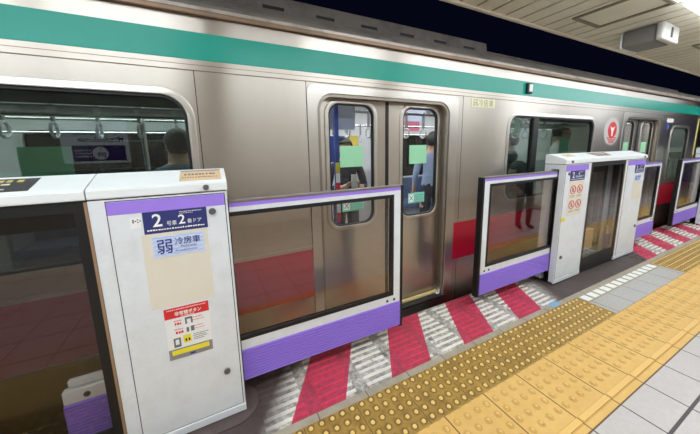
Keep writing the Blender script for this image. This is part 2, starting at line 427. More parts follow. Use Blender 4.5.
# slatted ceiling
CZ, CE = 2.80, 1.94
def ceil():
    bm = bmesh.new(); x = 2.49-.205*46
    while x < XB:
        if x+.205 > XA: box(bm, max(x+.014, XA), x+.191, YB, CE, CZ, CZ+.012)
        x += .205
    return bm
struct('ceiling', ceil(), 'ceil', 'cream slatted platform ceiling')
struct('ceiling_backing', boxes((XA, XB, YB, CE, CZ+.012, CZ+.05)), 'ceil_gap')
struct('trim_2', boxes((XA, XB, CE, CE+.03, CZ-.015, CZ+.07)), 'ceil', 'edge trim of the slatted ceiling')
def frame_z(x0, x1, y0, y1, w, z0, z1):
    return boxes((x0, x1, y0, y0+w, z0, z1), (x0, x1, y1-w, y1, z0, z1), (x0, x0+w, y0+w, y1-w, z0, z1), (x1-w, x1, y0+w, y1-w, z0, z1))
for x0, x1, y0, y1, lab in ((3.37, 3.88, 1.12, 1.69, 'square access hatch in the slatted ceiling behind the grey box unit'),
                            (5.75, 6.35, .95, 1.45, 'access hatch in the slatted ceiling at the far right')):
    t = thing('ceiling_hatch', lab, 'hatch', ((x0+x1)/2, (y0+y1)/2, CZ))
    obj('hatch_frame', frame_z(x0, x1, y0, y1, .028, CZ-.016, CZ-.0005), 'hatch_edge', t)
    obj('hatch_panel', boxes((x0+.034, x1-.034, y0+.034, y1-.034, CZ-.004, CZ-.0005)), 'ceil', t)
# ceiling box unit
t = thing('ceiling_speaker', 'grey box unit hung under the slatted ceiling, white rounded end cap', 'ceiling unit', (4.52, 1.47, CZ))
obj('housing', bbox(4.33, 4.72, 1.36, 1.64, 2.625, CZ-.001, .03, 3), plain('unit_grey', (126, 122, 120), .5), t)
cap = bbox(4.31, 4.74, 1.30, 1.36, 2.62, CZ-.001, .025, 3)
obj('end_cap', cap, plain('cap_grey', (206, 203, 196), .4), t)
obj('end_cap', bbox(4.325, 4.725, 1.64, 1.655, 2.62, CZ-.001, .01, 2), 'paper', t)
obj('slot', bbox(4.50, 4.545, 1.295, 1.301, 2.66, 2.76, .002, 1), 'dark', t)
# platform lights
def strip_light(x0, x1, y0, y1, mat, label, group):
    t = thing('ceiling_light', label, 'ceiling light', ((x0+x1)/2, (y0+y1)/2, CZ), group)
    obj('housing', boxes((x0, x1, y0, y1, CZ-.012, CZ-.0005)), 'paper', t)
    obj('diffuser', boxes((x0+.02, x1-.02, y0+.02, y1-.02, CZ-.055, CZ-.012)), mat, t)
for x0, x1 in ((-5.9, -4.8), (-4.7, -3.5), (-3.4, -2.3), (-2.28, -1.16), (-1.04, .08), (1.03, 2.2), (2.3, 3.75), (3.85, 5.2), (5.3, 6.5), (6.6, 7.8), (7.9, 9.1), (9.2, 10.4), (10.5, 11.7)):
    lab = 'lit strip light on the slatted ceiling, cut by the top right corner of the photo' if x0 == 3.85 else 'lit strip light in the row above the platform edge'
    strip_light(x0, x1, .76, 1.085, 'lamp', lab, 'strip lights above the platform edge')
for x0 in (-5.5, -2.6, .3, 3.2, 6.1, 9.0):  # unseen row added as fill to brighten the upright surfaces
    strip_light(x0, x0+2.4, -.40, -.08, 'lamp_fill', 'unseen fill light added above the middle of the platform', 'added fill lights above the middle of the platform')
# station sign on the back wall (its reflection shows in the near train window)
t = thing('station_sign', 'backlit station name sign reflected in the near train window', 'sign', (-1.8, YB, 1.7))
obj('panel', bbox(-2.26, -1.32, YB, YB+.05, 1.38, 2.16, .006, 1), 'sign_face', t)
obj('purple_band', boxes((-2.12, -1.37, YB+.05, YB+.054, 1.42, 1.70)), 'sign_purple', t)
FY = YB+.053
nm = obj('lettering', merge(text_bm('Mitsukoshimae', -1.38, 1.76, .135, FY, .80, True, .002), text_bm('みつこしまえ', -1.46, 1.89, .115, FY, .9, True, .002), text_bm('三越前', -1.5, 2.03, .10, FY, 1.5, True)), 'black_ink', t)
bmr = bmesh.new(); disc_y(bmr, -1.74, 1.56, .115, YB+.054, YB+.058, 28)
obj('line_badge', bmr, 'sign_white', t)
obj('badge_lettering', merge(text_bm('Z', -1.712, 1.60, .07, YB+.061, 1, True), text_bm('09', -1.66, 1.49, .12, YB+.061, 1.1, True, .003)), 'black_ink', t)
bmq = merge(*[dashes(-2.09, -1.86, 1.60-.055*k, .032, YB+.0545, 70+k, 7, .2) for k in range(3)])
obj('lettering', bmq, 'sign_white', t)
# square column on the platform
t = thing('platform_column', 'white tiled square column standing on the platform, showing only as a reflection in the gate glass', 'column', (7.3, -.7, 0))
obj('shaft', bbox(7.05, 7.55, -.95, -.45, 0.0005, CZ-.001, .01, 2), 'paper', t)
obj('base', bbox(7.03, 7.57, -.97, -.43, .0008, .12, .008, 1), 'kerb', t)

# ------------------------------------------------------------------ train
YT = 2.02
train = thing('train_car', 'stainless steel commuter train car with green and crimson bands at the platform', 'train', (3, 3.4, -1.0))
def P(name, bm, mat, parent=train, smooth=False): return obj(name, bm, mat, parent, smooth)
X0, X1 = -3.4, 9.16
D1, D2 = (.755, 2.095), (5.80, 7.14)
ZD = 1.965
def dooropen(d): return rrect(d[0], d[1], -.02, ZD, .13)
WIN = [(-1.97, -.055, .90, 1.925), (2.965, 4.885, .90, 1.92), (7.70, 8.66, .80, 1.87)]
holes = [rrect(a, b, c, d, .17) for a, b, c, d in WIN]+[rrect(D1[0], D1[1], .02, ZD, .12), rrect(D2[0], D2[1], .02, ZD, .12)]
P('side_wall', plate(rect(X0, X1, -.12, 2.355), holes, YT, .03), 'steel')
P('skirt', boxes((X0, X1, YT+.02, YT+.1, -.75, -.02)), 'dark')
P('green_band', boxes((X0, X1, YT-.0015, YT+.0002, 2.10, 2.257)), 'green')
for a, b in ((X0, .675), (2.205, 5.71), (7.23, X1-.1)):
    P('crimson_band', boxes((a, b, YT-.0015, YT+.0002, .372, .772)), 'red')
    P('belt_line', boxes((a, b, YT-.004, YT+.0002, .795, .803)), 'steel_frame')
rl = P('upper_rail', boxes((X0, X1, YT-.004, YT+.001, 2.040, 2.068)), 'steel')
for z in (2.0365, 2.068): P('rail_line', boxes((X0, X1, YT-.0045, YT+.0003, z, z+.0035)), 'gutter', rl)
P('gutter', bbox(X0, X1, YT-.03, YT+.04, 2.345, 2.375, .006, 2), 'gutter')
def roof_prof():
    out = [(YT-.012, 2.375), (YT+.02, 2.43), (YT+.1, 2.50), (YT+.28, 2.585), (YT+.7, 2.66), (YT+1.4, 2.70), (YT+2.1, 2.66), (YT+2.52, 2.585), (YT+2.7, 2.50), (YT+2.8, 2.375)]
    return out
bm = bmesh.new(); prism(bm, roof_prof(), X0, X1); P('roof', bm, 'dark_roof')
P('roof_eave', boxes((X0, X1, YT-.012, YT+.012, 2.375, 2.40)), 'eave')
bm = bmesh.new(); prism(bm, [(2.30, 2.57), (2.32, 2.70), (2.40, 2.735), (4.4, 2.735), (4.5, 2.6)], X0, 2.93)
cov = P('roof_cover', bm, 'dark_roof')
for x in frange(-2.9, 2.7, .42): P('vent', boxes((x, x+.16, 2.298, 2.33, 2.60, 2.62)), 'black', cov)
bm = bmesh.new(); prism(bm, [(2.34, 2.57), (2.36, 2.64), (2.44, 2.66), (4.4, 2.66), (4.5, 2.6)], 2.96, 9.0); P('roof_duct', bm, 'dark_roof')
# car shell
YI = 4.80
P('far_wall', plate(rect(X0, X1, -.02, 2.36), [rrect(a, b, .95, 1.85, .1) for a, b in ((-1.97, -.06), (.88, 1.3), (1.56, 1.98), (2.97, 4.88), (6.0, 6.35), (6.6, 6.95))], YI, .05), 'inner_white')
P('far_window', boxes((X0, X1, YI+.052, YI+.06, .8, 2.0)), 'far_glass')
P('car_floor', boxes((X0, X1, YT+.03, YI, -.02, .03)), 'inner_floor')
P('car_ceiling', boxes((X0, X1, YT+.03, YI, 2.28, 2.34)), 'inner_white')
P('end_wall', boxes((X1-.03, X1, YT+.03, YI, -.1, 2.375)), 'steel'); P('end_wall', boxes((X0, X0+.03, YT+.03, YI, -.1, 2.375)), 'steel')
for y in (2.85, 3.95): P('ceiling_lamp', boxes((X0+.1, X1-.1, y-.06, y+.06, 2.262, 2.279)), 'train_lamp')
# window trims
def ring(x0, x1, z0, z1, r, w, y, th, bev=.004):
    return plate(rrect(x0, x1, z0, z1, r), [rrect(x0+w, x1-w, z0+w, z1-w, max(r-w, .01))], y, th, bev, 2)
for i, (a, b, c, d) in enumerate(WIN):
    fr = P('window_frame', ring(a-.005, b+.005, c-.005, d+.005, .175, .042, YT-.008, .045), 'steel_frame', train, True)
    P('gasket', ring(a+.037, b-.037, c+.037, d-.037, .135, .016, YT+.004, .04, .002), 'black', fr)
    P('window_pane', plate(rrect(a+.05, b-.05, c+.05, d-.05, .12), [], YT+.02, .005), 'green_glass', fr)
for xm in (-1.45, 3.50):
    P('mullion', bbox(xm-.055, xm+.055, YT+.0, YT+.05, .95, 1.88, .01, 2), 'black')
P('blind_rail', boxes((-1.9, -.10, YT+.03, YT+.05, 1.815, 1.88)), 'black'); P('blind_rail', boxes((3.03, 4.82, YT+.03, YT+.05, 1.845, 1.88)), 'black')
# doors
def doorway(d, tagno):
    a, b = d; m = (a+b)/2
    P('door_frame', plate(rrect(a-.078, b+.11, -.02, ZD+.062, .06), [rrect(a, b, -.03, ZD, .125)], YT-.006, .02, .003, 1), 'steel_frame')
    P('door_recess', plate(rrect(a-.001, b+.001, .0, ZD+.001, .126), [rrect(a+.022, b-.022, .018, ZD-.022, .106)], YT+.002, .10), 'reveal_shade')
    P('sill', bbox(a, b, YT-.03, YT+.14, .0, .028, .004, 1), 'dark')
    P('sill_reflection', boxes((a+.03, b-.03, YT+.03, YT+.06, .028, .05)), 'sill_reflection_yellow')  # pale yellow paint stands in for the floor's reflection in the sill
    for k, (p, q) in enumerate(((a+.01, m-.015), (m+.015, b-.01))):
        wx0, wx1 = (p+.10, q-.118) if k == 0 else (p+.15, q-.066)
        wz0, wz1 = .895, 1.915
        lf = P('door_leaf', plate(rect(p, q, .035, ZD-.01), [rrect(wx0, wx1, wz0, wz1, .10)], YT+.070, .03, .004, 1), 'steel_door')
        P('window_ring', ring(wx0-.03, wx1+.03, wz0-.03, wz1+.03, .13, .036, YT+.060, .03, .007), 'steel_frame', lf, True)
        P('gasket', ring(wx0+.004, wx1-.004, wz0+.004, wz1-.004, .098, .013, YT+.068, .03, .002), 'black', lf)
        P('window_pane', plate(rrect(wx0+.01, wx1-.01, wz0+.01, wz1-.01, .09), [], YT+.085, .004), 'door_glass', lf)
        if k == 0: sx0, sx1, tx0, tx1 = wx0+.105, wx1-.105, wx0+.115, wx1-.105
        else: sx0, sx1, tx0, tx1 = wx0+.095, wx1-.125, wx0+.09, wx1-.14
        P('mint_sticker', boxes((sx0, sx1, YT+.081, YT+.0825, 1.40, 1.575)), 'mint', lf)
        P('notice_sticker', bm_notice(tx0, tx1), None, lf)
        P('leaf_edge', boxes((m-.016, m, YT+.066, YT+.103, .035, ZD-.02) if k == 0 else (m, m+.016, YT+.066, YT+.103, .035, ZD-.02)), 'black', lf)
def bm_notice(x0, x1):
    return boxes((x0, x1, YT+.081, YT+.0825, 1.02, 1.12))
_P = P
def P(name, bm, mat, parent=train, smooth=False):
    if name == 'notice_sticker':
        o = _P(name, bm, 'teal_sticker', parent); return o
    return _P(name, bm, mat, parent, smooth)
doorway(D1, 0); doorway(D2, 1)
def notice_print(x0, x1):
    bm = boxes((x0+.012, x0+.07, YT+.0802, YT+.081, 1.035, 1.105))
    P('notice_emblem', bm, 'paper')
    b2 = bmesh.new()
    tube(b2, [(x0+.02, YT+.0798, 1.045), (x0+.062, YT+.0798, 1.095)], .003, 6); tube(b2, [(x0+.02, YT+.0798, 1.095), (x0+.062, YT+.0798, 1.045)], .003, 6)
    P('notice_emblem_mark', b2, 'black_ink')
    P('notice_lettering', merge(*[dashes(x0+.08, x1-.012, 1.09-.022*k, .011, YT+.0806, 30+k, 6, .25) for k in range(4)]), 'grey_ink')
for p, q in ((.865+.115, 1.296-.105), (1.586+.09, 2.019-.14)): notice_print(p, q)
# window stickers
P('window_sticker', boxes((-.868, -.66, YT+.0265, YT+.028, 1.40, 1.592)), 'mint'); P('window_sticker', boxes((3.14, 3.245, YT+.0265, YT+.028, 1.69, 1.86)), 'mint')
P('window_sticker', boxes((4.08, 4.30, YT+.0265, YT+.028, 1.46, 1.64)), 'mint')
# panel seams, plates and marks on the side
for x in (-.035, .672, 2.268, 5.69, 7.26, 8.9): P('panel_seam', boxes((x, x+.005, YT-.001, YT+.0003, -.1, 2.04)), 'dark')
pl = P('notice_plate', boxes((2.385, 2.735, YT-.003, YT+.0003, 1.945, 2.028)), 'sign_yellow')
P('lettering', text_bm('弱冷房車', 2.40, 1.957, .077, YT-.0035, 1.02), 'ink_olive', pl)
lm = P('side_lamp', bbox(3.235, 3.325, YT-.03, YT, 2.125, 2.24, .012, 2), 'dark')
P('lens', bbox(3.257, 3.315, YT-.036, YT-.02, 2.145, 2.225, .008, 2), 'paper', lm)
def emblem():
    cx, cz = 5.39, 1.735
    bm = bmesh.new(); disc_y(bm, cx, cz, .20, YT-.0012, YT, 40, .235)
    e = P('emblem', bm, plain('emblem_white', (206, 200, 198), .4))
    bm = bmesh.new(); disc_y(bm, cx+.01, cz+.02, .118, YT-.0022, YT-.0012, 36, .135)
    P('emblem_disc', bm, 'red_ink', e)
    def poly(pts, y0, y1):
        bm = bmesh.new(); a = [bm.verts.new((cx+.01+px, y0, cz+.02+pz)) for px, pz in pts]; b = [bm.verts.new((cx+.01+px, y1, cz+.02+pz)) for px, pz in pts]
        bm.faces.new(a); bm.faces.new(b[::-1])
        for i in range(len(a)): bm.faces.new((a[i], b[i], b[(i+1) % len(a)], a[(i+1) % len(a)]))
        bmesh.ops.recalc_face_normals(bm, faces=bm.faces[:]); return bm
    P('emblem_wings', poly([(-.075, .055), (-.02, .03), (0, .045), (.02, .03), (.075, .055), (.03, -.015), (.016, -.09), (-.016, -.09), (-.03, -.015)], YT-.0032, YT-.0022), 'white_ink', e)
    b3 = bmesh.new()
    for k in range(3):
        w = .15-.035*k
        tube(b3, [(cx+.01-w+2*w*i/24, YT-.002, cz-.095-.03*k+.008*math.sin(i*math.pi/2.2)) for i in range(25)], .0055, 6)
    P('emblem_waves', b3, 'red_ink', e)
emblem()
P('label_white', boxes((7.42, 7.72, YT-.001, YT, 1.92, 1.985)), 'paper'); P('label_blue', boxes((7.44, 7.55, YT-.001, YT, 1.80, 1.89)), 'ad_blue')
P('marker_strip', boxes((9.06, 9.12, YT-.003, YT, .2, 2.08)), plain('marker_yellow', (226, 214, 130), .5))
# interior fittings
def bench(x0, x1, near):
    y0, y1 = (YT+.06, YT+.55) if near else (YI-.55, YI-.02)
    b = P('bench_seat', bbox(x0, x1, y0, y1, .38, .50, .03, 2), 'seat_green')
    yb = (y0, y0+.09) if near else (y1-.09, y1)
    P('seat_back', bbox(x0, x1, yb[0], yb[1], .50, .93, .03, 2), 'seat_green', b)
    P('seat_base', boxes((x0, x1, y0+.06, y1-.06, .03, .38)), 'seat_grey', b)
for x0, x1 in ((-2.0, .0), (2.95, 4.95)):
    for near in (True, False):
        bench(x0, x1, near)
        yn = (YT+.05, YT+.55) if near else (YI-.5, YI-.01)
        for xp in (x0-.04, x1+.0):
            pt = P('partition', plate([(yn[1], 1.0), (yn[1]-.06, 1.25), (yn[0], 1.32), (yn[0], .1), (yn[1], .1)], [], 0, .04), 'seat_grey')
            for v in pt.data.vertices:           # turn the panel across the car
                w = v.co+ORI[train.name]; v.co = Vector((xp+w.y, w.x, w.z))-ORI[train.name]
        yr = (YT+.06, YT+.42) if near else (YI-.4, YI-.02)
        P('luggage_rack', boxes(*[(x0, x1, yr[0]+.045*k, yr[0]+.045*k+.012, 1.80, 1.812) for k in range(8)]), 'pipe')
        bmr = bmesh.new(); yy = yr[1] if near else yr[0]
        tube(bmr, [(x0-.02, yy, 1.80), (x1+.02, yy, 1.80)], .014, 8); P('rack_rail', bmr, 'pipe')
for y in (2.62, 4.15):
    bmr = bmesh.new(); tube(bmr, [(X0+.2, y, 1.93), (X1-.2, y, 1.93)], .016, 8); P('handrail', bmr, 'pipe')
for x in (-.42, 3.85, -2.02, 2.92, -.02, 5.0):
    bmr = bmesh.new(); tube(bmr, [(x, 2.62, .03), (x, 2.62, 2.28)], .017, 8); P('pole', bmr, 'pipe')
def hang_strap(x, y):
    bm = bmesh.new(); box(bm, x-.007, x+.007, y-.018, y+.018, 1.76, 1.95)
    s = P('strap', bm, 'strap'); b2 = bmesh.new()
    tube(b2, [(x, y+.052*math.sin(t), 1.715+.05*math.cos(t)) for t in [2*math.pi*k/16 for k in range(16)]], .011, 6, True)
    P('ring', b2, 'inner_white', s)
for x in frange(-1.85, -.05, .235): hang_strap(x, 2.62)
for x in frange(3.1, 4.9, .235): hang_strap(x, 2.62)
for x in (1.05, 1.3, 1.55, 1.8, 2.05, 2.3, 2.55, 2.8): hang_strap(x, 2.62); hang_strap(x, 4.15)
# posters inside, seen through the doors
P('poster', boxes((1.26, 1.45, 3.0, 3.006, 1.40, 1.70)), 'ad_blue'); P('poster', boxes((2.42, 2.6, YI-.012, YI-.001, 1.50, 1.80)), 'ad_yellow')
P('poster', boxes((.95, 1.22, 2.3, 2.306, 1.72, 1.98)), 'ad_pale'); P('poster', boxes((2.05, 2.45, 3.1, 3.106, 1.95, 2.2)), 'ad_pink'); P('poster', boxes((3.5, 4.1, YI-.012, YI-.001, 1.9, 2.15)), 'ad_pink')
P('poster', boxes((2.45, 2.95, 3.3, 3.306, 1.93, 2.2)), 'ad_pale'); P('poster', boxes((4.2, 4.6, YI-.012, YI-.001, 1.25, 1.55)), 'ad_blue')
P('door_post', boxes((.985, 1.02, 2.226, 2.26, .03, 2.2)), 'ad_blue')
for k, c in enumerate(('red_ink', 'paper', 'yellow_ink', 'red_ink', 'paper', 'yellow_ink')): P('post_mark', boxes((.984, 1.021, 2.22, 2.227, .90+.09*k, .985+.09*k)), c)
# next car
t2 = thing('train_car', 'next train car, only its end showing at the right edge', 'train', (13, 3.4, -1.0))
obj('side_wall', boxes((9.62, 16.5, YT, YI, -.1, 2.36)), 'steel', t2)
obj('green_band', boxes((9.62, 16.5, YT-.0015, YT-.0001, 2.10, 2.257)), 'green', t2); obj('crimson_band', boxes((9.62, 16.5, YT-.0015, YT-.0001, .372, .772)), 'red', t2)
bm = bmesh.new(); prism(bm, roof_prof(), 9.62, 16.5); obj('roof', bm, 'dark_roof', t2)
obj('gangway', boxes((9.17, 9.61, 2.5, 4.3, 0, 2.2)), 'dark', t2)

# ------------------------------------------------------------------ platform gates
YC, YK = 1.59, 1.79
YS, YS2 = 1.655, 1.70
LIDP = [(YC-.006, 1.350), (YC-.008, 1.392), (YC+.004, 1.400), (YK-.02, 1.455), (YK, 1.45), (YK, 1.350)]
def lid_z(y): return 1.400+(y-YC-.004)*(.055/(YK-.02-YC-.004))
def on_lid(bm_pts, name, mat, parent, h=.0015):
    bm = bmesh.new()
    for quad in bm_pts:
        a = [bm.verts.new((x, y, lid_z(y)+h)) for x, y in quad]; b = [bm.verts.new((x, y, lid_z(y)-.001)) for x, y in quad]
        bm.faces.new(a)
        for i in range(len(a)): bm.faces.new((a[i], b[i], b[(i+1) % len(a)], a[(i+1) % len(a)]))
    bmesh.ops.recalc_face_normals(bm, faces=bm.faces[:])
    return obj(name, bm, mat, parent)
def lid_dashes(x0, x1, y, d, n, seed):
    rnd = random.Random(seed); out = []; st = (x1-x0)/n
    for k in range(n):
        xa = x0+st*k; w = st*rnd.uniform(.5, .85); out.append([(xa, y), (xa+w, y), (xa+w, y+d), (xa, y+d)])
    return out
def lock(x, z, parent, y=YC-.006, r=.017):
    bm = bmesh.new(); disc_y(bm, x, z, r, y-.008, y+.004, 20); disc_y(bm, x, z, r*.6, y-.011, y-.008, 16); box(bm, x-.002, x+.002, y-.0125, y-.011, z-.007, z+.007)
    return obj('lock', bm, 'chrome', parent)
def sq(x0, x1, z0, z1, mat, name, parent, lift=.0, base=YC-.004):
    return obj(name, boxes((x0, x1, base-.0012-lift, base-lift+.0004, z0, z1)), mat, parent)
YF = YC-.004
def door_sign(x0, x1, door, parent):
    s = sq(x0, x1, 1.164, 1.272, 'navy', 'door_number_sign', parent, .0004); w = (x1-x0)/.27; y = YF-.002
    t = [text_bm('2', x0+.035*w, 1.198, .088, y, .95*w, bold=.0012), text_bm('号車', x0+.092*w, 1.198, .026, y, .85*w), text_bm(door, x0+.142*w, 1.199, .066, y, .95*w, bold=.0008), text_bm('番ドア', x0+.18*w, 1.200, .024, y, .9*w)]
    t += [dashes(x0+.012*w, x1-.012*w, 1.178, .007, y, 5, 22, .12), dashes(x0+.15*w, x1-.02*w, 1.258, .004, y, 9, 16, .2), dashes(x0+.15*w, x0+.21*w, 1.250, .003, y, 11, 8, .2)]
    obj('lettering', merge(*t), 'white_ink', s)
def cool_sticker(x0, x1, z0, z1, parent):
    s = sq(x0, x1, z0, z1, 'pale_blue', 'air_conditioning_sticker', parent, .002); w = (x1-x0)/.222; y = YF-.0036; h = (z1-z0)/.105
    bm = bmesh.new()
    for k in range(5):
        pts = [(x0+(x1-x0)*(.02+.96*i/20), y+.0002, z0+(z1-z0)*(.1+.2*k)+.0025*math.sin(i*1.3)) for i in range(21)]
        for a, b in zip(pts, pts[1:]):
            v = [bm.verts.new(p) for p in (a, b, (b[0], b[1], b[2]+.006*h), (a[0], a[1], a[2]+.006*h))]; bm.faces.new(v)
    obj('wave_print', bm, 'mid_blue', s)
    t = [text_bm('弱', x0+.014*w, z0+.022*h, .08*h, y-.0004, .9*w/h, bold=.0007), text_bm('冷房車', x0+.092*w, z0+.056*h, .04*h, y-.0004, .95*w/h, bold=.0004),
         text_bm('Moderately', x0+.115*w, z0+.037*h, .017*h, y-.0004, .9*w/h), text_bm('Air-conditioned Car', x0+.09*w, z0+.018*h, .014*h, y-.0004, .85*w/h)]
    obj('lettering', merge(*t), 'navy_ink', s)
def emergency_sticker(x0, x1, z0, z1, parent):
    s = sq(x0, x1, z0, z1, 'paper', 'emergency_sticker', parent, .0004); y = YF-.002
    W_, H_ = x1-x0, z1-z0
    fx = lambda u: x0+W_*u
    fz = lambda v: z0+H_*v
    obj('header', boxes((x0, x1, y-.0003, y+.0005, fz(.80), z1)), 'red_ink', s)
    obj('header_lettering', merge(text_bm('非常開ボタン', fx(.22), fz(.845), .024, y-.0008, .85, bold=.0003), dashes(fx(.06), fx(.94), fz(.955), .004, y-.0005, 3, 22, .15), dashes(fx(.35), fx(.66), fz(.812), .004, y-.0005, 4, 9, .15)), 'white_ink', s)
    obj('footer', boxes((x0, x1, y-.0003, y+.0005, z0, fz(.20))), 'grey_label', s)
    obj('footer_band', boxes((fx(.07), fx(.92), y-.0008, y, fz(.085), fz(.175))), 'yellow_ink', s)
    obj('footer_mark', boxes((fx(.46), fx(.58), y-.0008, y, fz(.025), fz(.06))), 'navy_ink', s)
    rp = [dashes(fx(.19), fx(.36), fz(.73), .006, y, 12, 5, .2), dashes(fx(.2), fx(.36), fz(.66), .014, y, 13, 3, .15), dashes(fx(.62), fx(.83), fz(.73), .005, y, 14, 6, .2), dashes(fx(.60), fx(.87), fz(.68), .004, y, 15, 9, .2),
          dashes(fx(.18), fx(.38), fz(.565), .006, y, 16, 6, .2), dashes(fx(.2), fx(.38), fz(.49), .014, y, 17, 3, .15), dashes(fx(.62), fx(.83), fz(.56), .005, y, 18, 6, .2), dashes(fx(.60), fx(.87), fz(.51), .004, y, 19, 9, .2)]
    obj('red_print', merge(*rp), 'red_ink', s)
    for bs in (((fx(.43), fx(.47), y-.0005, y, fz(.64), fz(.77)), (fx(.56), fx(.60), y-.0005, y, fz(.64), fz(.77)), (fx(.43), fx(.6), y-.0006, y, fz(.73), fz(.77))), ((fx(.44), fx(.5), y-.0005, y, fz(.48), fz(.57)),), ((fx(.54), fx(.62), y-.0005, y, fz(.48), fz(.58)),), ((fx(.13), fx(.29), y-.0004, y, fz(.23), fz(.41)),)):
        obj('pictogram', boxes(*bs), 'grey_ink', s)
    obj('pictogram_mark', boxes((fx(.17), fx(.25), y-.0009, y, fz(.28), fz(.38))), 'paper', s)
    obj('yellow_pictogram', boxes((fx(.35), fx(.53), y-.0004, y, fz(.28), fz(.43))), 'yellow_ink', s)
    obj('black_print', merge(boxes((fx(.39), fx(.43), y-.0009, y, fz(.31), fz(.36)), (fx(.46), fx(.50), y-.0009, y, fz(.31), fz(.36))), *[dashes(fx(.58), fx(.58+.36*q), fz(.40-.035*k), .004, y, 40+k, 10, .15) for k, q in enumerate((1, .8, .9, .7))]), 'black_ink', s)
def prohibit_label(x0, x1, z0, z1, parent):
    s = sq(x0, x1, z0, z1, 'cream', 'prohibition_label', parent, .0004); y = YF-.002
    W_ = x1-x0; b2 = bmesh.new()
    for cx in (x0+W_*.27, x0+W_*.73):
        for cz in (z0+(z1-z0)*.77, z0+(z1-z0)*.33):
            bm = bmesh.new(); tube(bm, [(cx+.052*math.cos(a), y, cz+.044*math.sin(a)) for a in [2*math.pi*k/24 for k in range(24)]], .0048, 6, True)
            tube(bm, [(cx-.038, y, cz+.031), (cx+.038, y, cz-.031)], .0035, 6); obj('red_ring', bm, 'red_ink', s)
            disc_y(b2, cx, cz+.016, .009, y-.0002, y+.001, 10); box(b2, cx-.012, cx+.012, y-.0002, y+.001, cz-.024, cz+.006)
            for r in range(2): b2 = merge(b2, dashes(cx-.05, cx+.05, cz-.07-.014*r, .007, y, int(cx*100+r), 5, .2))
    obj('pictograms', b2, 'grey_ink', s)
